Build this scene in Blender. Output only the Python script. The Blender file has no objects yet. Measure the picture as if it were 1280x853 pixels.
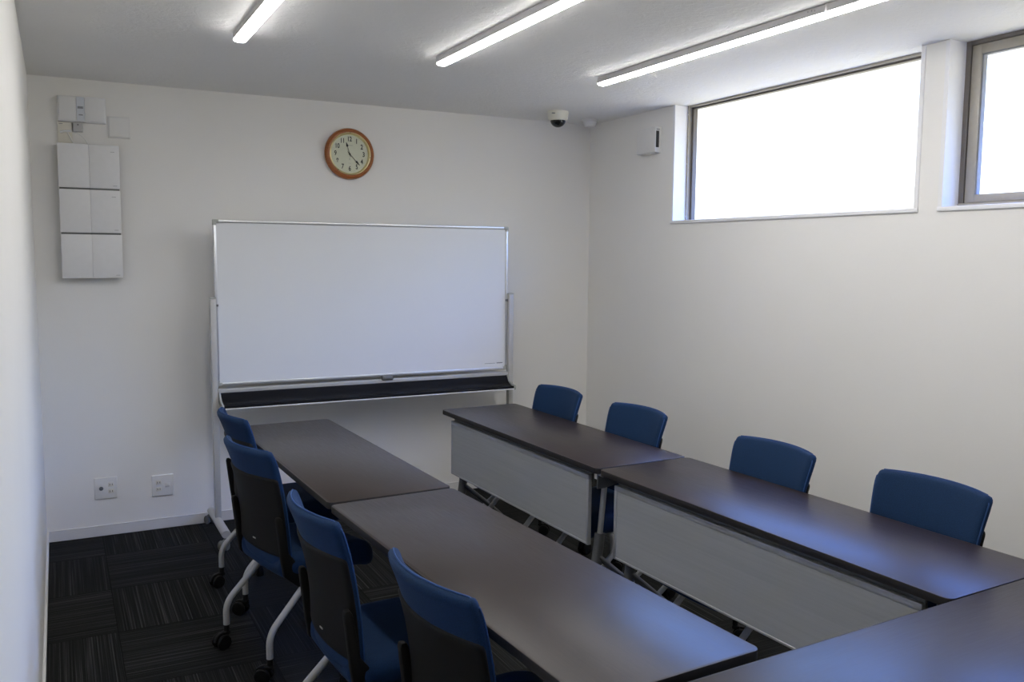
import bpy, bmesh, math, random
from mathutils import Vector, Matrix
random.seed(7)
S = bpy.context.scene
COL = S.collection
PI = math.pi
W, H, YB = 3.4376, 2.4801, -6.4          # room: x 0..W, y YB..0, z 0..H

# ------------------------------------------------------------------ materials
def new_mat(name):
    m = bpy.data.materials.new(name); m.use_nodes = True
    nt = m.node_tree; nt.nodes.clear()
    out = nt.nodes.new('ShaderNodeOutputMaterial')
    b = nt.nodes.new('ShaderNodeBsdfPrincipled')
    nt.links.new(b.outputs[0], out.inputs[0])
    return m, nt, b, out

def N(nt, kind, **kw):
    n = nt.nodes.new(kind)
    for k, v in kw.items():
        if k.startswith('i_'):
            n.inputs[k[2:].replace('_', ' ')].default_value = v
        else:
            setattr(n, k, v)
    return n

def noise(nt, vec, scale, detail=3, rough=.5, dist=0.0):
    n = N(nt, 'ShaderNodeTexNoise'); n.inputs['Scale'].default_value = scale
    n.inputs['Detail'].default_value = detail; n.inputs['Roughness'].default_value = rough
    n.inputs['Distortion'].default_value = dist
    nt.links.new(vec, n.inputs['Vector']); return n

def mapping(nt, vec, scale):
    n = N(nt, 'ShaderNodeMapping'); n.inputs['Scale'].default_value = scale
    nt.links.new(vec, n.inputs['Vector']); return n.outputs[0]

def ramp(nt, fac, stops):
    n = N(nt, 'ShaderNodeValToRGB'); e = n.color_ramp.elements
    while len(e) > len(stops): e.remove(e[-1])
    while len(e) < len(stops): e.new(.5)
    for x, (p, c) in zip(e, stops):
        x.position = p; x.color = (*c, 1)
    nt.links.new(fac, n.inputs[0]); return n.outputs[0]

def bump(nt, b, height, strength, dist=.002):
    n = N(nt, 'ShaderNodeBump'); n.inputs['Strength'].default_value = strength
    n.inputs['Distance'].default_value = dist
    nt.links.new(height, n.inputs['Height']); nt.links.new(n.outputs[0], b.inputs['Normal'])

def mat(name, col, rough=.5, metal=0.0, var=.06, vscale=40, bmp=0.0, bscale=200, spec=.5, stretch=(1, 1, 1)):
    """procedural paint / plastic / metal / cloth: base colour with a slight mottling and an optional bump"""
    m, nt, b, out = new_mat(name)
    tc = N(nt, 'ShaderNodeTexCoord')
    v = mapping(nt, tc.outputs['Object'], stretch)
    n = noise(nt, v, vscale)
    lo = tuple(c * (1 - var) for c in col); hi = tuple(min(1, c * (1 + var)) for c in col)
    nt.links.new(ramp(nt, n.outputs[0], [(.3, lo), (.7, hi)]), b.inputs['Base Color'])
    b.inputs['Roughness'].default_value = rough; b.inputs['Metallic'].default_value = metal
    b.inputs['Specular IOR Level'].default_value = spec
    if bmp:
        n2 = noise(nt, v, bscale, 2)
        bump(nt, b, n2.outputs[0], bmp)
    return m

def wall_mat(name, col, strength, swirl=False):
    m, nt, b, out = new_mat(name)
    g = N(nt, 'ShaderNodeNewGeometry')
    b.inputs['Roughness'].default_value = .85; b.inputs['Specular IOR Level'].default_value = .25
    if swirl:
        n = noise(nt, g.outputs['Position'], 16, 6, .65, 1.8)
        n2 = noise(nt, g.outputs['Position'], 3, 2)
        dd = .012
    else:
        n = noise(nt, mapping(nt, g.outputs['Position'], (1, 1, .35)), 260, 3)
        n2 = noise(nt, g.outputs['Position'], 2.0, 2)
        dd = .0015
    lo = tuple(c * .985 for c in col)
    nt.links.new(ramp(nt, n2.outputs[0], [(.35, lo), (.65, col)]), b.inputs['Base Color'])
    bump(nt, b, n.outputs[0], strength, dd)
    return m

def carpet_mat():
    m, nt, b, out = new_mat('carpet tiles')
    g = N(nt, 'ShaderNodeNewGeometry'); sep = N(nt, 'ShaderNodeSeparateXYZ')
    nt.links.new(g.outputs['Position'], sep.inputs[0])
    def math_(op, a, bb=None):
        n = N(nt, 'ShaderNodeMath', operation=op)
        for i, q in enumerate((a, bb)):
            if q is None: continue
            if isinstance(q, (int, float)): n.inputs[i].default_value = q
            else: nt.links.new(q, n.inputs[i])
        return n.outputs[0]
    T = .52
    tx = math_('FLOOR', math_('DIVIDE', math_('ADD', sep.outputs[0], -.27 + 10 * T), T))
    ty = math_('FLOOR', math_('DIVIDE', math_('ADD', sep.outputs[1], .36 + 30 * T), T))
    par = math_('MODULO', math_('ADD', tx, ty), 2.0)
    def streak(a, c):
        cb = N(nt, 'ShaderNodeCombineXYZ')
        nt.links.new(math_('MULTIPLY', a, 190.0), cb.inputs[0]); nt.links.new(math_('MULTIPLY', c, 1.1), cb.inputs[1])
        nt.links.new(math_('MULTIPLY', math_('ADD', tx, math_('MULTIPLY', ty, 7.3)), 3.7), cb.inputs[2])
        return noise(nt, cb.outputs[0], 1.0, 2, .6).outputs[0]
    mx = N(nt, 'ShaderNodeMix', data_type='FLOAT')
    nt.links.new(par, mx.inputs[0])
    nt.links.new(streak(sep.outputs[0], sep.outputs[1]), mx.inputs[2]); nt.links.new(streak(sep.outputs[1], sep.outputs[0]), mx.inputs[3])
    fl = noise(nt, g.outputs['Position'], 420, 2, .7).outputs[0]
    tot = math_('ADD', math_('MULTIPLY', mx.outputs[0], .75), math_('MULTIPLY', fl, .25))
    c = ramp(nt, tot, [(.40, (.009, .0093, .0093)), (.54, (.018, .0185, .018)), (.62, (.040, .042, .041)), (.72, (.085, .089, .086))])
    # faint seams where the tiles meet
    def seam(a, off):
        f = math_('FRACT', math_('DIVIDE', math_('ADD', a, off), T))
        return math_('LESS_THAN', math_('MINIMUM', f, math_('SUBTRACT', 1.0, f)), .004)
    se = math_('MAXIMUM', seam(sep.outputs[0], -.27 + 10 * T), seam(sep.outputs[1], .36 + 30 * T))
    mc = N(nt, 'ShaderNodeMix', data_type='RGBA')
    nt.links.new(se, mc.inputs[0]); nt.links.new(c, mc.inputs[6]); mc.inputs[7].default_value = (.006, .006, .006, 1)
    nt.links.new(mc.outputs[2], b.inputs['Base Color'])
    b.inputs['Roughness'].default_value = .95; b.inputs['Specular IOR Level'].default_value = .1
    bump(nt, b, tot, .8, .004)
    return m

def wood_mat():
    m, nt, b, out = new_mat('dark brown laminate')
    tc = N(nt, 'ShaderNodeTexCoord')
    v = mapping(nt, tc.outputs['Object'], (60, 3.2, 10))
    n = noise(nt, v, 3.0, 5, .65)
    n2 = noise(nt, tc.outputs['Object'], 5.0, 3)
    mx = N(nt, 'ShaderNodeMath', operation='MULTIPLY_ADD'); mx.inputs[1].default_value = .6
    nt.links.new(n.outputs[0], mx.inputs[0])
    m2 = N(nt, 'ShaderNodeMath', operation='MULTIPLY'); m2.inputs[1].default_value = .4
    nt.links.new(n2.outputs[0], m2.inputs[0]); nt.links.new(m2.outputs[0], mx.inputs[2])
    nt.links.new(ramp(nt, mx.outputs[0], [(.30, (.0125, .0075, .0054)), (.5, (.0205, .0126, .0093)), (.68, (.029, .0183, .0137))]), b.inputs['Base Color'])
    nt.links.new(ramp(nt, n.outputs[0], [(.3, (.30,) * 3), (.7, (.37,) * 3)]), b.inputs['Roughness'])
    bump(nt, b, n.outputs[0], .12, .0006); b.inputs['Specular IOR Level'].default_value = .32
    return m

def panel_mat():
    m, nt, b, out = new_mat('grey perforated sheet')
    tc = N(nt, 'ShaderNodeTexCoord')
    sep = N(nt, 'ShaderNodeSeparateXYZ'); nt.links.new(tc.outputs['Object'], sep.inputs[0])
    def wave(o, k):
        a = N(nt, 'ShaderNodeMath', operation='MULTIPLY'); a.inputs[1].default_value = k; nt.links.new(o, a.inputs[0])
        s = N(nt, 'ShaderNodeMath', operation='SINE'); nt.links.new(a.outputs[0], s.inputs[0]); return s.outputs[0]
    mul = N(nt, 'ShaderNodeMath', operation='MULTIPLY')
    nt.links.new(wave(sep.outputs[1], 2 * PI / .005), mul.inputs[0]); nt.links.new(wave(sep.outputs[2], 2 * PI / .005), mul.inputs[1])
    streak = noise(nt, mapping(nt, tc.outputs['Object'], (1, 1.2, 60)), 2.0, 3)
    ad = N(nt, 'ShaderNodeMath', operation='MULTIPLY_ADD'); ad.inputs[1].default_value = .18
    nt.links.new(mul.outputs[0], ad.inputs[0]); nt.links.new(streak.outputs[0], ad.inputs[2])
    nt.links.new(ramp(nt, ad.outputs[0], [(.1, (.335, .345, .345)), (.85, (.405, .415, .415))]), b.inputs['Base Color'])
    b.inputs['Roughness'].default_value = .5
    return m

def fabric_mat(name, lo, hi):
    m, nt, b, out = new_mat(name)
    tc = N(nt, 'ShaderNodeTexCoord')
    n = noise(nt, tc.outputs['Object'], 420, 2)
    nt.links.new(ramp(nt, n.outputs[0], [(.35, lo), (.65, hi)]), b.inputs['Base Color'])
    b.inputs['Roughness'].default_value = .8; b.inputs['Specular IOR Level'].default_value = .25
    b.inputs['Sheen Weight'].default_value = .06; b.inputs['Sheen Roughness'].default_value = .4
    b.inputs['Sheen Tint'].default_value = (.35, .55, 1, 1)
    bump(nt, b, n.outputs[0], .35, .001)
    return m

def emit_mat(name, col, strength):
    m, nt, b, out = new_mat(name)
    b.inputs['Base Color'].default_value = (.9, .9, .9, 1)
    b.inputs['Emission Color'].default_value = (*col, 1); b.inputs['Emission Strength'].default_value = strength
    return m

def glass_mat():
    m, nt, b, out = new_mat('window glass'); nt.nodes.remove(b)
    fc = N(nt, 'ShaderNodeLayerWeight'); fc.inputs['Blend'].default_value = .5
    pw = N(nt, 'ShaderNodeMath', operation='POWER'); pw.inputs[1].default_value = 5; nt.links.new(fc.outputs['Facing'], pw.inputs[0])
    lw = N(nt, 'ShaderNodeMath', operation='MULTIPLY_ADD'); lw.inputs[1].default_value = .7; lw.inputs[2].default_value = .035
    nt.links.new(pw.outputs[0], lw.inputs[0])
    t = N(nt, 'ShaderNodeBsdfTransparent'); t.inputs[0].default_value = (.95, .97, .97, 1)
    g = N(nt, 'ShaderNodeBsdfGlossy'); g.inputs['Roughness'].default_value = .02
    mx = N(nt, 'ShaderNodeMixShader')
    nt.links.new(lw.outputs[0], mx.inputs[0]); nt.links.new(t.outputs[0], mx.inputs[1]); nt.links.new(g.outputs[0], mx.inputs[2])
    nt.links.new(mx.outputs[0], out.inputs[0]); return m

def wood_rim_mat():
    m, nt, b, out = new_mat('orange brown wood')
    tc = N(nt, 'ShaderNodeTexCoord')
    n = noise(nt, mapping(nt, tc.outputs['Object'], (8, 8, 60)), 3, 4)
    nt.links.new(ramp(nt, n.outputs[0], [(.3, (.26, .075, .013)), (.7, (.37, .118, .024))]), b.inputs['Base Color'])
    b.inputs['Roughness'].default_value = .3; return m

M = dict(
    wall=wall_mat('white wallpaper', (.85, .838, .812), .25),
    ceil=wall_mat('white textured ceiling paper', (.86, .855, .84), .5, True),
    carpet=carpet_mat(), wood=wood_mat(), panel=panel_mat(), glass=glass_mat(),
    edge=mat('dark edge band', (.009, .007, .006), .6, var=.1),
    under=mat('table underside board', (.05, .045, .042), .7),
    steel=mat('silver grey painted steel', (.42, .43, .44), .4, .35, var=.04),
    dsteel=mat('dark grey painted steel', (.16, .165, .17), .45, .3, var=.05),
    tube=mat('light grey painted tube', (.46, .46, .45), .38, .2, var=.03),
    blue=fabric_mat('blue seat cloth', (.0032, .019, .059), (.0054, .029, .088)),
    piping=mat('blue piping', (.010, .055, .19), .7),
    black=mat('black moulded plastic', (.0055, .0052, .0048), .65, var=.1, spec=.22, bmp=.15, bscale=500),
    caster=mat('black rubber', (.004, .004, .004), .55, var=.2, spec=.25),
    badge=mat('silver badge', (.75, .75, .75), .3, .8),
    casing=mat('white vinyl casing', (.84, .84, .86), .45, var=.01),
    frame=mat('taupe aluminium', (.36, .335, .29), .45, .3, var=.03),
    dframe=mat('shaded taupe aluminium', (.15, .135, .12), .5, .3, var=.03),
    base=mat('white skirting board', (.74, .735, .73), .45, var=.01),
    board=mat('white enamel steel', (.80, .812, .825), .22, var=.005, vscale=3),
    alu=mat('brushed aluminium', (.70, .71, .73), .3, .75, var=.04, vscale=60),
    capgrey=mat('grey plastic corner', (.40, .41, .39), .5, var=.03),
    greywhite=mat('pale grey enamel', (.50, .495, .48), .45, .1, var=.02),
    tray=mat('charcoal plastic', (.0075, .008, .0105), .4, spec=.15, var=.08),
    wheel=mat('grey rubber wheel', (.16, .165, .16), .6, var=.06),
    plas=mat('white plastic', (.78, .775, .76), .4, var=.012),
    plas2=mat('cool white plastic', (.76, .76, .765), .4, var=.012),
    plasg=mat('light grey plastic', (.45, .45, .46), .5, var=.02),
    cream=mat('cream plastic', (.74, .71, .63), .5, var=.02),
    dark=mat('dark slot', (.03, .03, .03), .6, var=.1),
    ink=mat('grey print', (.22, .23, .25), .6, var=.05),
    lightbody=mat('white steel fixture body', (.55, .535, .54), .45, var=.02),
    led=emit_mat('lit diffuser', (1, .98, .95), 29.0),
    rim=wood_rim_mat(),
    gold=mat('polished brass', (.86, .74, .42), .3, .85, var=.04),
    face=mat('pale green dial', (.64, .66, .52), .5, var=.015),
    num=mat('black print', (.02, .022, .02), .6, var=.05),
    camwhite=mat('ivory plastic', (.78, .76, .66), .4, var=.01),
    camdome=mat('smoked dome', (.012, .013, .014), .08, var=.05),
)

# ------------------------------------------------------------------ mesh tools
class MB:
    """collects shapes in one bmesh, becomes ONE mesh object"""
    def __init__(s): s.bm = bmesh.new()
    def _add(s, b, mx=None, mi=0):
        for f in b.faces: f.material_index = mi
        if mx is not None: bmesh.ops.transform(b, matrix=mx, verts=b.verts)
        me = bpy.data.meshes.new('tmp'); b.to_mesh(me); b.free()
        s.bm.from_mesh(me); bpy.data.meshes.remove(me); return s
    def box(s, x0, x1, y0, y1, z0, z1, bev=0, seg=2, mx=None, mi=0):
        b = bmesh.new(); bmesh.ops.create_cube(b, size=1)
        for v in b.verts:
            v.co = Vector(((x0 + x1) / 2 + v.co.x * abs(x1 - x0), (y0 + y1) / 2 + v.co.y * abs(y1 - y0), (z0 + z1) / 2 + v.co.z * abs(z1 - z0)))
        if bev: bmesh.ops.bevel(b, geom=list(b.edges), offset=bev, segments=seg, profile=.5, affect='EDGES')
        return s._add(b, mx, mi)
    def poly(s, pts, h0, h1, axis='z', bev=0, mx=None, mi=0, seg=2):
        """polygon extruded along an axis; pts in the other two axes (x,y)/(y,z)/(x,z)"""
        f = {'z': lambda a, c, h: (a, c, h), 'x': lambda a, c, h: (h, a, c), 'y': lambda a, c, h: (a, h, c)}[axis]
        b = bmesh.new()
        lo = [b.verts.new(f(a, c, h0)) for a, c in pts]; hi = [b.verts.new(f(a, c, h1)) for a, c in pts]
        n = len(pts); b.faces.new(lo); b.faces.new(hi[::-1])
        for i in range(n): b.faces.new((lo[i], hi[i], hi[(i + 1) % n], lo[(i + 1) % n]))
        bmesh.ops.recalc_face_normals(b, faces=b.faces)
        if bev:
            e = [e for e in b.edges if len(e.link_faces) == 2 and e.calc_face_angle(0) > .6]
            bmesh.ops.bevel(b, geom=e, offset=bev, segments=seg, profile=.5, affect='EDGES')
        return s._add(b, mx, mi)
    def tube(s, pts, r, fillet=0, n=12, flat=1.0, mi=0):
        P = [Vector(p) for p in pts]
        if fillet:
            Q = [P[0]]
            for i in range(1, len(P) - 1):
                a, c, d = P[i - 1], P[i], P[i + 1]
                f = min(fillet, (a - c).length * .48, (d - c).length * .48)
                p0 = c + (a - c).normalized() * f; p2 = c + (d - c).normalized() * f
                for k in range(7):
                    t = k / 6; Q.append(p0 * (1 - t) ** 2 + c * 2 * t * (1 - t) + p2 * t * t)
            Q.append(P[-1]); P = Q
        b = bmesh.new(); rings = []
        t0 = (P[1] - P[0]).normalized()
        ref = Vector((0, 0, 1)) if abs(t0.z) < .9 else Vector((0, 1, 0))
        u = t0.cross(ref).normalized()
        for i, p in enumerate(P):
            t = (P[min(i + 1, len(P) - 1)] - P[max(i - 1, 0)]).normalized()
            u = (u - t * u.dot(t)).normalized(); w = t.cross(u)
            rings.append([b.verts.new(p + u * math.cos(2 * PI * k / n) * r + w * math.sin(2 * PI * k / n) * r * flat) for k in range(n)])
        for a, c in zip(rings, rings[1:]):
            for k in range(n): b.faces.new((a[k], a[(k + 1) % n], c[(k + 1) % n], c[k]))
        b.faces.new(rings[0][::-1]); b.faces.new(rings[-1])
        bmesh.ops.recalc_face_normals(b, faces=b.faces)
        return s._add(b, None, mi)
    def lathe(s, prof, n=40, mx=None, mi=0):
        """prof: (radius, height) pairs turned about z"""
        b = bmesh.new(); rings = []
        for r, z in prof:
            rings.append([b.verts.new((0, 0, z))] if r < 1e-6 else [b.verts.new((r * math.cos(2 * PI * k / n), r * math.sin(2 * PI * k / n), z)) for k in range(n)])
        for a, c in zip(rings, rings[1:]):
            for k in range(n):
                k2 = (k + 1) % n
                if len(a) == 1 and len(c) == 1: continue
                if len(a) == 1: b.faces.new((a[0], c[k2], c[k]))
                elif len(c) == 1: b.faces.new((a[k], a[k2], c[0]))
                else: b.faces.new((a[k], a[k2], c[k2], c[k]))
        for rg, flip in ((rings[0], True), (rings[-1], False)):
            if len(rg) > 1: b.faces.new(rg[::-1] if flip else rg)
        bmesh.ops.recalc_face_normals(b, faces=b.faces)
        return s._add(b, mx, mi)
    def cushion(s, fn, hw, L, th, rim, corner=.03, ns=22, nt=26, s_rng=(0, 1), mi=0):
        """padded sheet. fn(y, t) -> (front centre point, front normal); hw(t) half width; L length; th thickness; rim = rounding"""
        b = bmesh.new()
        def spread(n):   # denser near both ends
            return [.5 - .5 * math.cos(PI * i / n) for i in range(n + 1)]
        ts = [s_rng[0] + (s_rng[1] - s_rng[0]) * x for x in spread(nt)]
        ss = [2 * x - 1 for x in spread(ns)]
        F, B = [], []
        for t in ts:
            de = min(t - s_rng[0], s_rng[1] - t) * L
            w = hw(t)
            if de < corner: w -= corner - math.sqrt(max(0, corner ** 2 - (corner - de) ** 2))
            rf, rb = [], []
            for q in ss:
                y = q * w
                d = min(de, w * (1 - abs(q)))
                k = math.sqrt(max(0, 1 - (1 - min(d / rim, 1)) ** 2))
                p, n = fn(y, t)
                if d < 1e-7:
                    v = b.verts.new(p); rf.append(v); rb.append(v)
                else:
                    rf.append(b.verts.new(p + n * th / 2 * k)); rb.append(b.verts.new(p - n * th / 2 * k))
            F.append(rf); B.append(rb)
        for G, fl in ((F, False), (B, True)):
            for i in range(len(G) - 1):
                for j in range(len(G[0]) - 1):
                    q = [G[i][j], G[i][j + 1], G[i + 1][j + 1], G[i + 1][j]]
                    if len(set(q)) < 3: continue
                    try: b.faces.new(q[::-1] if fl else q)
                    except ValueError: pass
        bmesh.ops.remove_doubles(b, verts=b.verts, dist=1e-5)
        bmesh.ops.recalc_face_normals(b, faces=b.faces)
        return s._add(b, None, mi)
    def build(s, name, mats, parent=None, smooth=35, loc=None):
        me = bpy.data.meshes.new(name); s.bm.to_mesh(me); s.bm.free()
        for m in (mats if isinstance(mats, (list, tuple)) else [mats]): me.materials.append(m)
        if smooth:
            for p in me.polygons: p.use_smooth = True
            me.set_sharp_from_angle(angle=math.radians(smooth))
        o = bpy.data.objects.new(name, me); COL.objects.link(o)
        if parent: o.parent = parent
        if loc: o.location = loc
        return o

def rot_x(a, loc=(0, 0, 0)): return Matrix.Translation(loc) @ Matrix.Rotation(a, 4, 'X')
def rot_y(a, loc=(0, 0, 0)): return Matrix.Translation(loc) @ Matrix.Rotation(a, 4, 'Y')
FACE_Y = lambda x, z, y=0: rot_x(PI / 2, (x, y, z))            # lathe axis z -> points to -y (out of the back wall)

def tag(o, label=None, cat=None, group=None, kind=None):
    if label: o['label'] = label
    if cat: o['category'] = cat
    if group: o['group'] = group
    if kind: o['kind'] = kind
    return o
def thing(name, label, cat, loc=(0, 0, 0), rz=0, group=None, kind=None):
    o = bpy.data.objects.new(name, None); COL.objects.link(o)
    o.location = loc; o.rotation_euler = (0, 0, rz); o.empty_display_size = .1
    return tag(o, label, cat, group, kind)
def kids(o): return [c for c in bpy.data.objects if c.parent == o]
def copy_tree(o, parent=None):
    c = o.copy(); COL.objects.link(c)
    if parent: c.parent = parent
    for k in kids(o): copy_tree(k, c)
    return c
def struct(name, mb, m, label, cat): return tag(mb.build(name, m, smooth=0), label, cat, kind='structure')

def text_mesh(body, size, mx, mbuild, mi=0):
    cu = bpy.data.curves.new('t', 'FONT'); cu.body = body; cu.size = size
    cu.align_x = 'CENTER'; cu.align_y = 'CENTER'; cu.extrude = .0004; cu.offset = .0009
    ob = bpy.data.objects.new('t', cu); COL.objects.link(ob)
    bpy.context.view_layer.update()
    me = bpy.data.meshes.new_from_object(ob.evaluated_get(bpy.context.evaluated_depsgraph_get()))
    b = bmesh.new(); b.from_mesh(me)
    bpy.data.objects.remove(ob); bpy.data.curves.remove(cu); bpy.data.meshes.remove(me)
    mbuild._add(b, mx, mi)

# ------------------------------------------------------------------ room shell
T = .16
struct('floor', MB().box(-T, W + T, YB - T, T, -.1, 0), M['carpet'], 'dark charcoal carpet tiles with streaks running crosswise by turns', 'floor')
struct('ceiling', MB().box(-T, W + T + .3, YB - T, T, H, H + .1), M['ceil'], 'white ceiling in swirl textured paper', 'ceiling')
struct('wall_back', MB().box(-T, W + .115, 0, T, 0, H), M['wall'], 'white back wall behind the whiteboard', 'wall')
struct('wall_left', MB().box(-T, 0, YB, 0, 0, H), M['wall'], 'plain white wall on the left of the photo', 'wall')
struct('wall_front', MB().box(-T, W + T, YB - T, YB, 0, H), M['wall'], 'white wall behind the camera', 'wall')
Y1a, Y1b, Y2a, Y2b, ZS = -.927, -2.655, -2.752, -4.48, 1.775
wr = MB()
TR = .115
wr.box(W, W + TR, YB, 0, 0, ZS)
wr.box(W, W + TR, Y1a, 0, ZS, H).box(W, W + TR, Y2a, Y1b, ZS, H).box(W, W + TR, YB, Y2b, ZS, H)
struct('wall_right', wr, M['wall'], 'white wall on the right with two high windows', 'wall')

def skirting(name, pts_box, lip_box, label):
    struct(name, MB().box(*pts_box, bev=.0015, seg=1).box(*lip_box), M['base'], label, 'skirting board')
skirting('baseboard_back', (.008, W - .008, -.008, 0, 0, .058), (.008, W - .008, -.0095, 0, .056, .060), 'low white skirting board along the back wall')
skirting('baseboard_left', (0, .008, YB, 0, 0, .058), (0, .0095, YB, 0, .056, .060), 'low white skirting board along the left wall')
skirting('baseboard_right', (W - .008, W, YB, 0, 0, .058), (W - .0095, W, YB, 0, .056, .060), 'low white skirting board along the right wall')

def window(name, ya, yb, label, sash):
    w = thing(name, label, 'window', (W, (ya + yb) / 2, ZS), kind='structure')
    def mb(m): 
        bmesh.ops.translate(m.bm, verts=m.bm.verts, vec=(-W, -(ya + yb) / 2, -ZS)); return m
    c = .021; x0, x1 = W - .006, W + .10
    m = MB()
    m.box(x0, x1, ya - c, ya, ZS, H - .0005, .0015, 1).box(x0, x1, yb, yb + c, ZS, H - .0005, .0015, 1)
    mb(m).build('casing', M['casing'], w)
    m = MB().box(x0 - .003, x1, yb, ya, ZS - .004, ZS + .015, .002, 2)
    mb(m).build('sill', M['casing'], w)
    fa, fb = ya - c, yb + c; fx0, fx1 = W + .10, W + .152
    zb, zt = ZS + .015, H - .001
    if not sash:
        m = MB()
        # stepped fixed light: outer frame, then a slimmer glazing bead set back
        m.box(fx0 - .012, fx1, fa - .012, fa + .001, zb - .01, zt, .001, 1).box(fx0 - .012, fx1, fb - .001, fb + .012, zb - .01, zt, .001, 1)
        m.box(fx0 - .012, fx1, fb, fa, zt - .010, zt, .001, 1).box(fx0 + .005, fx1, fb, fa, zb - .014, zb + .002, .001, 1)
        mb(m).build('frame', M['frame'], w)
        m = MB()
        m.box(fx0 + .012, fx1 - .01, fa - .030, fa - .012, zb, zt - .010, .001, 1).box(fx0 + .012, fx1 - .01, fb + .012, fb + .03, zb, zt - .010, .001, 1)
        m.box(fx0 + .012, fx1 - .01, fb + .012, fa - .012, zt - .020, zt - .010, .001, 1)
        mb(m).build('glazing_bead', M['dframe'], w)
        m = MB()
        for z in (zb + .03, (zb + zt) / 2, zt - .05): m.box(fx0 - .0135, fx0 - .011, fa - .009, fa - .004, z - .003, z + .003, .001, 1)
        mb(m).build('screw', M['badge'], w)
        g = MB().box(fx0 + .03, fx0 + .034, fb + .02, fa - .02, zb - .006, zt - .02)
        mb(g).build('pane', M['glass'], w)
    else:
        m = MB()
        m.box(fx0 - .002, fx1, fa - .022, fa + .012, zb - .01, zt, .001, 1).box(fx0 - .002, fx1, fb - .012, fb + .022, zb - .01, zt, .001, 1)
        m.box(fx0, fx1, fb, fa, zt - .016, zt, .001, 1)
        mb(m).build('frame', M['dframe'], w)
        m = MB().box(fx0 - .006, fx1, fb, fa, zb - .012, zb + .016, .001, 1)
        mb(m).build('sill_track', M['frame'], w)
        s0, s1 = fx0 + .004, fx1 - .012
        a, b, z0, z1 = fa - .024, fb + .024, zb + .017, zt - .02
        m = MB()
        m.box(s0, s1, a - .043, a, z0, z1, .002, 2).box(s0, s1, b, b + .043, z0, z1, .002, 2)
        m.box(s0, s1, b + .043, a - .043, z0, z0 + .034, .002, 2).box(s0, s1, b + .043, a - .043, z1 - .038, z1, .002, 2)
        sa = mb(m).build('sash', M['frame'], w)
        m = MB()
        q = .006
        m.box(s0 + .006, s1 - .006, a - .043 - q, a - .043, z0 + .034, z1 - .038).box(s0 + .006, s1 - .006, b + .043, b + .043 + q, z0 + .034, z1 - .038)
        m.box(s0 + .006, s1 - .006, b + .043, a - .043, z1 - .038 - q, z1 - .038)
        mb(m).build('gasket', M['ink'], sa)
        g = MB().box(s0 + .014, s0 + .018, b + .04, a - .04, z0 + .03, z1 - .034)
        mb(g).build('pane', M['glass'], sa)
    return w
window('window_1', Y1a, Y1b, 'wide high fixed window in the right wall, the farther one', False)
window('window_2', Y2a, Y2b, 'high window with an opening sash, cut by the right edge of the photo', True)

# ------------------------------------------------------------------ ceiling lamps
def lamp(name, x, y1, label, L=1.49):
    t = thing(name, label, 'ceiling light', (x, y1 - L / 2, H), group='slim ceiling light bars in three rows')
    hw = .026; b = MB()
    b.poly([(-.021, 0), (-hw, -.006), (-hw, -.031), (hw, -.031), (hw, -.006), (.021, 0)], -L / 2 + .002, L / 2 - .002, 'y')
    b.build('body', M['lightbody'], t, 20)
    pr = [(-hw, -.0313), (-hw, -.0335)] + [(-hw * math.cos(a), -.0335 - .0095 * math.sin(a) ** .8) for a in [PI * k / 12 for k in range(1, 12)]] + [(hw, -.0335), (hw, -.0313)]
    MB().poly(pr, -L / 2 + .003, L / 2 - .003, 'y').build('diffuser', M['led'], t, 40)
    for s in (-1, 1):
        MB().poly([(-.021, 0), (-hw - .0006, -.006), (-hw - .0006, -.0325), (hw + .0006, -.0325), (hw + .0006, -.006), (.021, 0)], s * (L / 2 - .003), s * L / 2, 'y').build('end_cap', M['lightbody'], t, 20)
    m = MB()
    for dy in (.045, .06, .078):
        m.box(-hw - .001, -hw + .0005, -L / 2 + dy, -L / 2 + dy + .004, -.018 + .003 * (dy > .05), -.013 + .003 * (dy > .05))
    m.build('fixing_mark', M['ink'], t, 0)
    return t
for x, y, nm in ((.806, -1.43, 'left'), (1.709, -1.43, 'middle'), (2.607, -1.40, 'right')):
    lamp('light_bar', x, y, 'slim white light bar nearest the back wall in the %s ceiling row' % nm)
    lamp('light_bar', x, y - 1.50, {'left': 'slim white light bar continuing the left ceiling row above the photo edge',
        'middle': 'slim white light bar continuing the middle ceiling row above the photo edge',
        'right': 'slim white light bar joined to the near end of the right ceiling row'}[nm])

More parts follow.
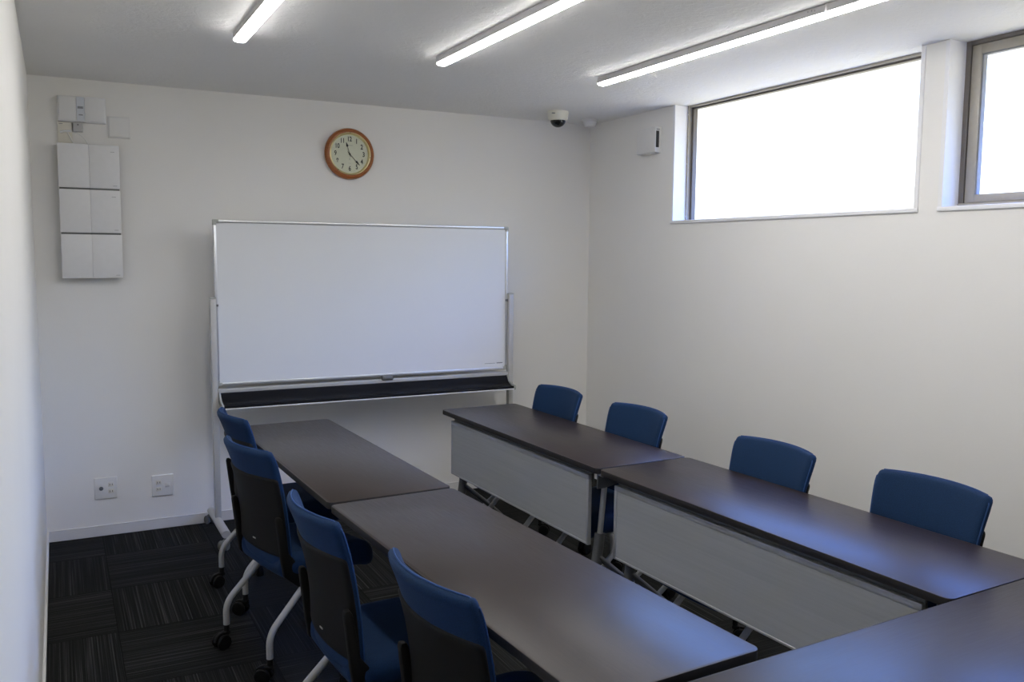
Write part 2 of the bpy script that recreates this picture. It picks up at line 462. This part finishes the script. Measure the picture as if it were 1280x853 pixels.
# ------------------------------------------------------------------ tables
TW, TL, TZ, TT = .459, 1.494, .731, .026
def rrect(hx, hy, r, n=8):
    P = []
    for cx, cy, a0 in ((hx - r, hy - r, 0), (-hx + r, hy - r, 90), (-hx + r, -hy + r, 180), (hx - r, -hy + r, 270)):
        for k in range(n + 1):
            a = math.radians(a0 + 90 * k / n); P.append((cx + r * math.cos(a), cy + r * math.sin(a)))
    return P
def caster(mx, R=.026, wd=.018, sp=.009, hood=True):
    """twin wheel caster: bottom at z 0, stem top at z ~.09; returned as two mesh builders (body, wheels)"""
    return None
def make_table():
    t = thing('folding_table', '', 'table')
    top = MB().poly(rrect(TW / 2, TL / 2, .022), TZ - TT + .0015, TZ, 'z', .0025)
    b = top.bm
    for f in b.faces: f.material_index = 0 if f.normal.z > .6 else (1 if f.normal.z > -.6 else 2)
    top.build('tabletop', [M['wood'], M['edge'], M['under']], t, 30)
    # modesty panel hangs on the -x side
    px = -TW / 2 + .028
    ya, yb, zb, zt = -.640, .662, .396, .661
    p = MB().box(px, px + .010, ya, yb, zb, zt, .001, 1).build('modesty_panel', M['panel'], t, 30)
    MB().box(px - .003, px + .014, ya - .014, yb + .014, zt, zt + .020, .002, 2).build('top_rail', M['steel'], p, 30)
    MB().box(px - .002, px + .013, ya - .014, yb + .014, zb - .009, zb, .0015, 1).build('bottom_rail', M['steel'], p, 30)
    MB().box(px - .003, px + .014, ya - .015, ya, zb - .009, zt, .002, 2).build('end_rail', M['steel'], p, 30)
    MB().box(px - .003, px + .014, yb, yb + .015, zb - .009, zt, .002, 2).build('end_rail', M['steel'], p, 30)
    for s in (-1, 1):
        y = .630 if s > 0 else -.655
        # hinge bracket under the top: a tapering plate beside a cross bar
        br = MB().poly([(px + .016, TZ - TT), (.16, TZ - TT), (.12, TZ - TT - .028), (px + .05, TZ - TT - .075), (px + .016, TZ - TT - .075)], y + s * .035 - .004, y + s * .035 + .004, 'y', .001)
        br.box(-.17, .17, y - .02, y + .02, TZ - TT - .022, TZ - TT + .001, .003, 2)
        br.build('bracket', M['dsteel'], t, 30)
        if s < 0: MB().box(px + .012, px + .044, -.735, -.700, TZ - TT - .018, TZ - TT, .003, 2).build('latch', M['badge'], t, 30)
        lg = MB()
        lg.tube([(-.120, y, TZ - TT - .02), (-.150, y, .36), (-.185, y, .13), (-.200, y, .035)], .012, .05, 12)
        lg = lg.build('leg', M['steel'], t, 40)
        MB().tube([(-.144, y, .43), (-.152, y, .36), (-.164, y, .28)], .024, 0, 16, .7).build('hinge_boss', M['dsteel'], lg, 40)
        pad = [(0, .0), (.018, .0), (.02, .006), (.016, .03), (.011, .05), (0, .05)]
        MB().lathe(pad, 16, Matrix.Translation((-.200, y, 0))).build('foot_pad', M['caster'], lg, 40)
        f = MB().tube([(-.155, y, .335), (.045, y, .165), (.150, y, .055)], .020, .05, 14, .6).build('leg', M['dsteel'], t, 40)
        MB().lathe(pad, 16, Matrix.Translation((.148, y, 0))).build('foot_pad', M['caster'], f, 40)
        MB().tube([(-.212, y + s * .024, .012), (-.190, y + s * .024, .060), (.120, y + s * .024, .290)], .011, .02, 12).build('brace', M['steel'], t, 40)
    # beam along the panel that carries the hinges
    MB().box(px + .016, px + .030, -.650, .675, .635, TZ - TT + .0005, .002, 1).build('apron_beam', M['dsteel'], t, 30)
    return t
tb0 = make_table()
TABLES = [
    (1.0935, -1.651, .0258 + PI, 'dark brown narrow table nearest the whiteboard in the left row'),
    (1.1468, -3.1600, .0478 + PI, 'dark brown narrow table at the near end of the left row'),
    (2.1796, -1.6395, .0224, 'dark brown narrow table nearest the whiteboard in the right row, grey panel below'),
    (2.2246, -3.1442, .0370, 'dark brown table with grey panel at the near end of the right row'),
    (1.8207, -4.141, PI / 2 * -1 + .040, 'dark brown table set crosswise in the bottom right corner of the photo'),
]
for i, (x, y, a, lab) in enumerate(TABLES):
    t = tb0 if i == 0 else copy_tree(tb0)
    t.location = (x, y, 0); t.rotation_euler = (0, 0, a)
    tag(t, lab, 'table', 'dark brown folding tables')

# ------------------------------------------------------------------ chairs (face local +x)
ZB0, ZB1 = .405, .861
def back_pt(y, t):
    """centre surface of the backrest; t 0 bottom, 1 top"""
    z = ZB0 + (ZB1 - ZB0) * t
    x0 = -.223 - .093 * max(t, 0) ** 2.3
    x = x0 + .048 * (y / .195) ** 2 * (.55 + .45 * t)
    z += -.004 * (abs(y) / .195) ** 3 * t
    return Vector((x, y, z))
def back_fn(y, t, off=0.0):
    p = back_pt(y, t); e = 1e-3
    n = (back_pt(y + e, t) - back_pt(y - e, t)).cross(back_pt(y, t + e) - back_pt(y, t - e)).normalized()
    if n.x < 0: n = -n
    return p + n * off, n
def back_hw(t): return .198 - .012 * math.sin(PI * min(1, t / .9)) * (1 if t < .9 else 0)
def seat_fn(y, t):
    x = -.228 + .400 * t
    z = .398 + .012 * (y / .21) ** 2 - .03 * max(0, (t - .72) / .28) ** 2 + .008 * max(0, (.25 - t) / .25)
    return Vector((x, y, z)), Vector((0, 0, 1))
def chair_caster(x, y, turn):
    """black twin-wheel caster under (x, y): hood with stem, and the two wheels"""
    R = Matrix.Translation((x, y, 0)) @ Matrix.Rotation(turn, 4, 'Z')
    hood = MB()
    hood.lathe([(0, .056), (.011, .056), (.011, .097), (0, .097)], 14, R)
    arc = [(-.024 + .033 * math.cos(a), .032 + .033 * math.sin(a)) for a in [PI * k / 10 for k in range(0, 11)]]
    hood.poly(arc + [(-.033, .030), (-.015, .030)], -.007, .007, 'y', .001, R)
    hood.box(-.020, .012, -.012, .012, .052, .067, .004, 2, R)
    wheels = MB()
    for s in (-1, 1):
        wheels.lathe([(0, -.009), (.022, -.009), (.028, -.007), (.030, -.002), (.030, .004), (.027, .008), (.014, .010), (0, .010)], 24,
                     R @ Matrix.Translation((-.024, s * .019, .030)) @ Matrix.Rotation(-s * PI / 2, 4, 'X'))
    return hood, wheels
def make_chair():
    t = thing('office_chair', '', 'chair')
    back = MB().cushion(back_fn, back_hw, ZB1 - ZB0, .030, .014, .014).build('backrest', M['blue'], t, 60)
    # piping runs round the edge of the pad
    pts = []
    for k in range(0, 25):
        tt = .02 + .93 * k / 24; p, n = back_fn(-(back_hw(tt) + .0005), tt, .004); pts.append(p)
    pts2 = [back_fn((back_hw(.02 + .93 * k / 24) + .0005), .02 + .93 * k / 24, .004)[0] for k in range(24, -1, -1)]
    top = [back_fn(-.182 + .364 * k / 12, 1.0, .004)[0] + Vector((0, 0, .0005)) for k in range(13)]
    MB().tube(pts + top + pts2, .0022, 0, 6).build('piping', M['piping'], back, 60)
    # moulded shell over the lower rear, leaving the top band of cloth free
    sh = MB().cushion(lambda y, q: back_fn(y, q, -.0125), lambda q: back_hw(q) - .0005, ZB1 - ZB0, .018, .010, .016, s_rng=(.095, .782)).build('back_shell', M['black'], t, 60)
    p, n = back_fn(.0, .19, -.0232)
    MB().box(p.x - .0012, p.x + .0012, -.011, .011, p.z - .0025, p.z + .0025, .0006, 1).build('badge', M['badge'], sh, 0)
    MB().cushion(seat_fn, lambda q: .208 + .006 * math.sin(PI * q), .400, .104, .050, .055).build('seat', M['blue'], t, 60)
    # pan under the seat
    MB().box(-.16, .11, -.15, .15, .345, .375, .01, 3).build('seat_pan', M['black'], t, 35)
    for s in (-1, 1):
        y = s * .193
        b = MB().poly([(-.235, .45), (-.252, .600), (-.249, .612), (-.235, .612), (-.228, .600), (-.205, .47), (-.165, .42), (-.10, .385), (-.09, .335), (-.17, .335), (-.225, .385)], y - .011, y + .011, 'y', .005)
        b.build('side_bracket', M['black'], t, 35)
        yl = s * .195
        leg = MB().tube([(-.285, yl, .092), (-.285, yl, .182), (-.115, yl - s * .012, .352), (.05, yl - s * .03, .362)], .0125, .055, 14).build('leg', M['tube'], t, 45)
        h, w = chair_caster(-.285, yl, s * .5 - .3)
        h = h.build('caster', M['caster'], leg, 35); w.build('wheel', M['caster'], h, 35)
        yf = s * .178
        leg = MB().tube([(-.13, yf - s * .012, .350), (-.07, yf, .335), (.118, yf, .150), (.118, yf, .088)], .0125, .05, 14).build('leg', M['tube'], t, 45)
        h, w = chair_caster(.118, yf, .2 + s * .3)
        h = h.build('caster', M['caster'], leg, 35); w.build('wheel', M['caster'], h, 35)
    return t
ch0 = make_chair()
CHAIRS = [  # mid of the top corners (x, y), facing angle in degrees
    (.774, -1.252, 5.5, 'blue chair at the left tables nearest the whiteboard, partly behind the next chair'),
    (.710, -1.922, 13.3, 'second blue chair from the whiteboard at the left tables, casters in full view'),
    (.720, -2.830, 3.7, 'third blue chair from the whiteboard at the left tables'),
    (.819, -3.465, 5.9, 'blue chair nearest the camera, cut by the bottom edge of the photo'),
    (2.470, -1.250, 185.0, 'blue chair at the right tables nearest the whiteboard and back corner'),
    (2.502, -1.925, 184.0, 'second blue chair from the whiteboard at the right tables'),
    (2.502, -2.805, 181.5, 'third blue chair from the whiteboard at the right tables'),
    (2.560, -3.440, 181.9, 'largest blue chair at the right tables, nearest the right edge of the photo'),
]
for i, (x, y, a, lab) in enumerate(CHAIRS):
    c = ch0 if i == 0 else copy_tree(ch0)
    r = math.radians(a); d = .268
    c.location = (x + d * math.cos(r), y + d * math.sin(r), 0); c.rotation_euler = (0, 0, r)
    tag(c, lab, 'chair', 'blue meeting chairs on casters')

# ------------------------------------------------------------------ whiteboard on its stand
wx0, wx1, wz0, wz1, wy = .8635, 2.6726, .837, 1.7536, -.240
wb = thing('whiteboard', 'large white board on a wheeled stand in front of the back wall', 'whiteboard', ((wx0 + wx1) / 2, -.26, 0))
OX, OY = (wx0 + wx1) / 2, -.26
def wmb(m):
    bmesh.ops.translate(m.bm, verts=m.bm.verts, vec=(-OX, -OY, 0)); return m
fw = .016
surf = wmb(MB().box(wx0 + fw, wx1 - fw, wy + .004, wy + .020, wz0 + fw, wz1 - fw)).build('writing_surface', M['board'], wb, 0)
m = MB().box(wx1 - .075, wx1 - .032, wy + .0034, wy + .0042, wz0 + .040, wz0 + .046)
m.box(wx1 - .16, wx1 - .085, wy + .0034, wy + .0042, wz0 + .041, wz0 + .0435)
wmb(m).build('maker_mark', M['ink'], surf, 0)
def rail(a):
    return wmb(MB().box(*a, bev=.004, seg=3)).build('frame_rail', M['alu'], wb, 35)
rail((wx0 + .02, wx1 - .02, wy - .004, wy + .024, wz1 - fw, wz1))
rail((wx0 + .02, wx1 - .02, wy - .004, wy + .024, wz0, wz0 + fw))
rail((wx0, wx0 + fw, wy - .004, wy + .024, wz0 + .02, wz1 - .02))
rail((wx1 - fw, wx1, wy - .004, wy + .024, wz0 + .02, wz1 - .02))
for sx, x in ((1, wx0), (-1, wx1)):
    for sz, z in ((1, wz0), (-1, wz1)):
        m = MB()
        m.poly([(x - sx * .001, z - sz * .001), (x + sx * .030, z - sz * .001), (x + sx * .030, z + sz * .017), (x + sx * .017, z + sz * .017), (x + sx * .017, z + sz * .030), (x - sx * .001, z + sz * .030)], wy - .0055, wy + .025, 'y', .002)
        wmb(m).build('frame_corner', M['capgrey'], wb, 35)
# catch on the lower rail, and the pivot knobs at half height
m = MB().box(1.812, 1.884, wy - .034, wy - .003, wz0 - .022, wz0 + .008, .007, 3).box(1.822, 1.874, wy - .042, wy - .032, wz0 - .016, wz0 + .000, .004, 2)
wmb(m).build('tilt_catch', M['dsteel'], wb, 35)
for sx, px in ((-1, .850), (1, 2.684)):
    m = MB().box(px - .016, px + .016, -.275, -.235, .09, 1.322, .004, 2)
    po = wmb(m).build('post', M['greywhite'], wb, 35)
    wmb(MB().box(px - .0165, px + .0165, -.2755, -.2345, 1.322, 1.330, .003, 2)).build('post_cap', M['capgrey'], po, 35)
    m = MB().lathe([(0, 0), (.009, 0), (.009, .006), (.006, .008), (.006, .018), (0, .018)], 20, rot_y(-sx * PI / 2, (px - sx * .016 + sx * .004, -.25, 1.285)))
    wmb(m).build('pivot_knob', M['dsteel'], po, 35)
    fxx = px - .004 if sx < 0 else px
    m = MB().tube([(fxx, -.045, .082), (fxx, -.545, .082)], .024, 0, 20, .85)
    ft = wmb(m).build('foot', M['greywhite'], wb, 40)
    for y in (-.052, -.530):
        R = Matrix.Translation((fxx, y, 0)) @ Matrix.Rotation((.9 if y < -.3 else -1.2), 4, 'Z')
        h = MB().lathe([(0, .045), (.012, .045), (.012, .066), (0, .066)], 14, R)
        h.poly([(-.024 + .029 * math.cos(PI * k / 10), .026 + .029 * math.sin(PI * k / 10)) for k in range(11)] + [(-.03, .025), (-.018, .025)], -.006, .006, 'y', .001, R)
        h.box(-.022, .012, -.011, .011, .042, .054, .004, 2, R)
        ho = wmb(h).build('caster', M['wheel'], ft, 35)
        w = MB()
        for s in (-1, 1):
            w.lathe([(0, -.008), (.019, -.008), (.024, -.006), (.0255, -.001), (.0255, .004), (.022, .008), (.011, .010), (0, .010)], 24, R @ Matrix.Translation((-.024, s * .017, .0255)) @ Matrix.Rotation(-s * PI / 2, 4, 'X'))
        wmb(w).build('wheel', M['wheel'], ho, 35)
# pen tray: pale rail at the back, dark scooped trough, bright lip and grey ends
tx0, tx1 = .872, 2.662
tr = [(-.238, .800), (-.262, .800), (-.274, .790), (-.286, .770), (-.306, .755), (-.330, .744), (-.352, .741), (-.366, .744), (-.372, .738), (-.366, .728), (-.340, .727), (-.300, .733), (-.270, .748), (-.252, .768), (-.238, .775)]
tray = wmb(MB().poly(tr, tx0 + .006, tx1 - .006, 'x')).build('pen_tray', M['tray'], wb, 50)
wmb(MB().box(tx0 - .01, tx1 + .01, -.262, -.236, .796, .822, .004, 2)).build('tray_rail', M['greywhite'], tray, 35)
wmb(MB().box(tx0 + .004, tx1 - .004, -.377, -.362, .722, .7285, .002, 2)).build('tray_lip', M['base'], tray, 35)
for x in (tx0 - .004, tx1 - .006):
    e = [(-.236, .806), (-.266, .806), (-.284, .784), (-.310, .764), (-.350, .752), (-.374, .750), (-.382, .738), (-.376, .720), (-.340, .719), (-.295, .726), (-.258, .745), (-.236, .772)]
    wmb(MB().poly(e, x, x + .010, 'x', .002)).build('tray_end', M['capgrey'], tray, 35)

# ------------------------------------------------------------------ wall clock
CX, CZ, CR = 1.702, 2.177, .153
ck = thing('wall_clock', 'round wood-rimmed clock hanging on the back wall above the whiteboard', 'clock', (CX, 0, CZ))
LA = rot_x(PI / 2)
MB().lathe([(0, 0), (CR - .012, 0), (CR, .010), (CR, .020), (CR - .006, .031), (CR - .016, .036), (CR - .030, .034), (CR - .034, .028), (CR - .034, .016), (0, .016)], 72, LA).build('rim', M['rim'], ck, 30)
MB().lathe([(CR - .034, .017), (CR - .0325, .034), (CR - .029, .0375), (CR - .0255, .0355), (CR - .031, .0375), (CR - .036, .030), (CR - .038, .018)], 72, LA).build('bezel', M['gold'], ck, 30)
MB().lathe([(0, .0165), (CR - .038, .0165), (CR - .038, .0185), (0, .0185)], 72, LA).build('dial', M['face'], ck, 30)
m = MB()
for h in range(1, 13):
    a = math.radians(30 * h); r = .088
    text_mesh(str(h), .037 if h < 10 else .036, Matrix.Translation((r * math.sin(a), -.0189, r * math.cos(a))) @ Matrix.Rotation(PI / 2, 4, 'X') @ Matrix.Diagonal((.82, 1.08, 1, 1)), m)
m.build('numerals', M['num'], ck, 0)
m = MB()
for k in range(60):
    a = 2 * PI * k / 60
    L = .006 if k % 5 == 0 else .003
    m.box(-.0006, .0006, -.0189, -.0184, .106 - L, .106, 0, 1, Matrix.Rotation(a, 4, 'Y'))
m.build('minute_track', M['ink'], ck, 0)
m = MB().box(-.007, .020, -.0189, -.0184, .0505, .0525).box(-.008, .008, -.0189, -.0184, -.0555, -.0545).box(-.0012, .0012, -.0189, -.0184, -.036, -.024)
m.build('dial_print', M['ink'], ck, 0)
def hand(name, ang, L, w, y):
    a = math.radians(ang)
    m = MB().poly([(-.0014, -.018), (.0014, -.018), (.0011, L * .62), (w, L * .70), (.0012, L), (0, L + .004), (-.0012, L), (-w, L * .70), (-.0011, L * .62)], y, y + .0012, 'y', 0, Matrix.Rotation(a, 4, 'Y'))
    return m.build(name, M['num'], ck, 0)
hand('hour_hand', -17, .070, .0075, -.0215)
hand('minute_hand', 137, .088, .0065, -.0235)
MB().lathe([(0, .018), (.0045, .018), (.0045, .025), (.002, .0265), (0, .0265)], 20, LA).build('centre_cap', M['num'], ck, 30)
m = MB()
for a in (90, 232, 352): 
    q = math.radians(a); m.box(-.002, .002, -.0378, -.035, CR - .031, CR - .026, .0008, 1, Matrix.Rotation(PI / 2 - q, 4, 'Y'))
m.build('bezel_tab', M['num'], ck, 0)

# ------------------------------------------------------------------ things on the back wall, left
cb = thing('wall_cabinet', 'tall white wall box of three stacked covers beside the left corner', 'cabinet', (.272, 0, 1.433))
def at_(o, m):
    bmesh.ops.translate(m.bm, verts=m.bm.verts, vec=tuple(-c for c in o.location)); return m
at_(cb, MB().box(.128, .416, -.052, 0, 1.437, 2.133, .003, 2)).build('back_box', M['dsteel'], cb, 35)
zs = [(1.433, 1.665), (1.674, 1.900), (1.909, 2.137)]
for i, (a, b) in enumerate(zs):
    m = MB().box(.1250, .2717, -.066, -.050, a, b, .002, 2).box(.2720, .4185, -.066, -.050, a, b, .002, 2)
    c = at_(cb, m).build('cover', M['plas2'], cb, 35)
    m = MB().box(.384, .404, -.0664, -.0655, a + .014, a + .017)
    if i: m.box(.376, .396, -.0664, -.0655, b - .036, b - .033)
    at_(cb, m).build('cover_print', M['plasg'], c, 0)

rb = thing('wall_control_box', 'wide white control box near the ceiling above the stacked wall box', 'control box', (.248, 0, 2.253))
at_(rb, MB().box(.134, .364, -.034, 0, 2.253, 2.386, .004, 3)).build('housing', M['plas2'], rb, 35)
at_(rb, MB().box(.140, .222, -.040, -.032, 2.258, 2.381, .003, 2).box(.262, .358, -.040, -.032, 2.258, 2.381, .003, 2)).build('cover', M['plas2'], rb, 35)
m = MB().box(.223, .261, -.0385, -.032, 2.257, 2.382, .001, 1)
st = at_(rb, m).build('display_strip', mat('blue grey plastic', (.60, .63, .68), .35, var=.01), rb, 35)
at_(rb, MB().box(.229, .255, -.0392, -.038, 2.322, 2.334).box(.233, .253, -.0392, -.038, 2.287, 2.293)).build('indicator_print', M['ink'], st, 0)

ad = thing('network_outlet', 'small grey outlet block under the white control box', 'outlet', (.228, 0, 2.203))
at_(ad, MB().box(.204, .251, -.030, 0, 2.203, 2.252, .004, 3)).build('block', M['plasg'], ad, 35)
at_(ad, MB().box(.224, .231, -.0308, -.0295, 2.236, 2.242, .001, 1)).build('port', M['dark'], ad, 0)

dp = thing('junction_box', 'flat cream box with a cable between control box and stacked wall box', 'junction box', (.165, 0, 2.14))
at_(dp, MB().box(.132, .200, -.016, 0, 2.138, 2.250, .002, 2)).build('cover', M['cream'], dp, 35)
at_(dp, MB().box(.138, .156, -.0166, -.0155, 2.240, 2.243)).build('cover_print', M['ink'], dp, 0)
cable = thing('white_cable', 'thin white cable looping down into the stacked wall box', 'cable', (.21, 0, 2.14))
pts = [Vector(p) for p in ((.158, -.024, 2.200), (.185, -.028, 2.206), (.205, -.030, 2.200), (.235, -.030, 2.190), (.258, -.032, 2.168), (.272, -.034, 2.139))]
at_(cable, MB().tube(pts, .0028, .03, 8)).build('sheath', M['plas'], cable, 60)
at_(cable, MB().tube([(.142, -.0235, 2.196), (.165, -.0255, 2.203), (.196, -.0275, 2.203)], .0065, .01, 10)).build('connector', M['plas'], cable, 60)
at_(cable, MB().tube([(.176, -.022, 2.198), (.190, -.022, 2.17), (.204, -.024, 2.139)], .0025, .01, 8)).build('branch', M['plas'], cable, 60)

bp = thing('cover_plate', 'blank square white plate beside the wide control box', 'cover plate', (.428, 0, 2.185))
at_(bp, MB().box(.372, .483, -.008, 0, 2.184, 2.299, .003, 2)).build('rim', M['plas'], bp, 35)
at_(bp, MB().box(.377, .478, -.0115, -.006, 2.189, 2.294, .003, 3)).build('plate', M['plas'], bp, 35)

def outlet(xc, zc, label, order):
    o = thing('wall_outlet', label, 'outlet', (xc, 0, zc), group='socket plates low on the back wall')
    MB().box(-.058, .058, -.010, 0, -.061, .061, .0045, 3).build('plate', M['plas'], o, 35)
    sx = .026 if order == 'tv' else -.022
    so = MB()
    for dz in (.019, -.019): so.box(sx - .014, sx + .014, -.0122, -.009, dz - .012, dz + .012, .0015, 2)
    so = so.build('socket', M['cream'], o, 35)
    h = MB()
    for dz in (.019, -.019):
        for dx in (-.0062, .0062): h.box(sx + dx - .0014, sx + dx + .0014, -.0126, -.0118, dz - .0045, dz + .0045)
    h.build('slot', M['dark'], so, 0)
    if order == 'tv':
        MB().lathe([(0, .009), (.011, .009), (.011, .0125), (.0085, .0125), (.0085, .016), (.005, .017), (0, .017)], 20, rot_x(PI / 2, (-.024, 0, 0))).build('aerial_jack', M['dsteel'], o, 35)
    else:
        j = MB().box(.010, .038, -.0118, -.009, -.015, .012, .0015, 2).build('data_jack', M['plas'], o, 35)
        MB().box(.014, .034, -.0122, -.0113, -.010, -.004).box(.017, .031, -.0122, -.0113, .001, .003).build('jack_shutter', M['plasg'], j, 0)
    return o
outlet(.296, .269, 'square white wall socket with round aerial jack, nearer the left corner', 'tv')
outlet(.590, .251, 'square white wall socket with data jack, nearer the whiteboard stand', 'lan')

# ------------------------------------------------------------------ right wall vent, dome camera, detector
vt = thing('wall_vent', 'square white vent cover with a dark side slot on the right wall', 'vent', (W, -.71, 2.29))
MB().box(-.012, 0, -.100, .100, -.080, .080, .002, 2).build('base_plate', M['plas'], vt, 35)
c = MB().poly([(-.103, -.078), (.094, -.078), (.094, .078), (-.103, .078)], -.048, -.012, 'x', .005).build('cover', M['plas'], vt, 35)
MB().box(-.043, -.020, -.1045, -.101, -.048, .052, .001, 1).build('slot', M['dark'], c, 35)
MB().box(-.040, -.016, -.1045, -.101, .056, .066, .001, 1).build('tab', M['plasg'], c, 35)
MB().box(-.040, -.020, -.040, -.010, -.084, -.077, .002, 2).build('pull_tab', M['plas'], c, 35)

dc = thing('dome_camera', 'white dome camera with black lens bowl on the ceiling near the back corner', 'camera', (2.950, -.38, H))
MB().lathe([(0, 0), (.066, 0), (.068, -.004), (.067, -.018), (.062, -.046), (.058, -.052), (.050, -.053), (0, -.053)], 48).build('housing', M['camwhite'], dc, 35)
d = MB().lathe([(.049, -.050)] + [(.049 * math.cos(a), -.053 - .045 * math.sin(a)) for a in [PI / 2 * k / 10 for k in range(11)]], 40).build('dome', M['camdome'], dc, 60)
MB().lathe([(.0565, -.051), (.0575, -.054), (.049, -.057), (.0485, -.051)], 40).build('trim_ring', M['camwhite'], dc, 40)
MB().box(-.062, -.042, -.0555, -.0505, -.022, -.017, 0, 1, Matrix.Rotation(-.15, 4, 'Z')).build('maker_mark', M['ink'], dc, 0)
sd = thing('smoke_detector', 'small round white detector on the ceiling right of the dome camera', 'detector', (3.303, -.2, H))
MB().lathe([(0, 0), (.055, 0), (.056, -.006), (.052, -.010), (0, -.010)], 40).build('base', M['plas'], sd, 35)
MB().lathe([(0, -.009), (.046, -.009), (.050, -.014), (.048, -.022), (.040, -.040), (.034, -.046), (0, -.047)], 40).build('cap', M['plas2'], sd, 35)

# ------------------------------------------------------------------ sky and ground outside
w = bpy.data.worlds.new('daylight'); S.world = w; w.use_nodes = True
nt = w.node_tree; nt.nodes.clear()
tc = N(nt, 'ShaderNodeTexCoord'); sp = N(nt, 'ShaderNodeSeparateXYZ'); nt.links.new(tc.outputs['Generated'], sp.inputs[0])
mr = N(nt, 'ShaderNodeMapRange'); mr.inputs[1].default_value = -1; mr.inputs[2].default_value = 1; nt.links.new(sp.outputs[2], mr.inputs[0])
c = ramp(nt, mr.outputs[0], [(0, (.165, .155, .132)), (.49, (.165, .155, .132)), (.503, (.11, .11, .11)), (.58, (.11, .115, .125)), (.65, (.14, .27, .58)), (.74, (.19, .41, 1.25)), (.85, (.21, .46, 1.65)), (1, (.14, .33, 1.2))])
bg = N(nt, 'ShaderNodeBackground'); bg.inputs['Strength'].default_value = 18
nt.links.new(c, bg.inputs[0]); wo = N(nt, 'ShaderNodeOutputWorld'); nt.links.new(bg.outputs[0], wo.inputs[0])

# ------------------------------------------------------------------ camera
cam = bpy.data.objects.new('camera', bpy.data.cameras.new('camera')); COL.objects.link(cam); S.camera = cam
yaw, pitch, roll, f = .4809, -.0969, .0078, 1089.55
F = Vector((math.sin(yaw) * math.cos(pitch), math.cos(yaw) * math.cos(pitch), math.sin(pitch)))
R = Vector((math.cos(yaw), -math.sin(yaw), 0)); U = R.cross(F)
R2 = R * math.cos(roll) + U * math.sin(roll); U2 = U * math.cos(roll) - R * math.sin(roll)
mx = Matrix((R2, U2, -F)).transposed().to_4x4(); mx.translation = Vector((.0986, -5.2395, 1.5665))
cam.matrix_world = mx
cam.data.sensor_fit = 'HORIZONTAL'; cam.data.sensor_width = 36; cam.data.lens = f * 36 / 1280
cam.data.clip_start = .05

S.view_settings.view_transform = 'Standard'; S.view_settings.look = 'None'
S.view_settings.gamma = 1; S.view_settings.use_curve_mapping = False
S.view_settings.exposure = 0.0
S.cycles.max_bounces = 12; S.cycles.diffuse_bounces = 8; S.cycles.transparent_max_bounces = 8
S.cycles.use_denoising = True
S.cycles.sample_clamp_indirect = 6
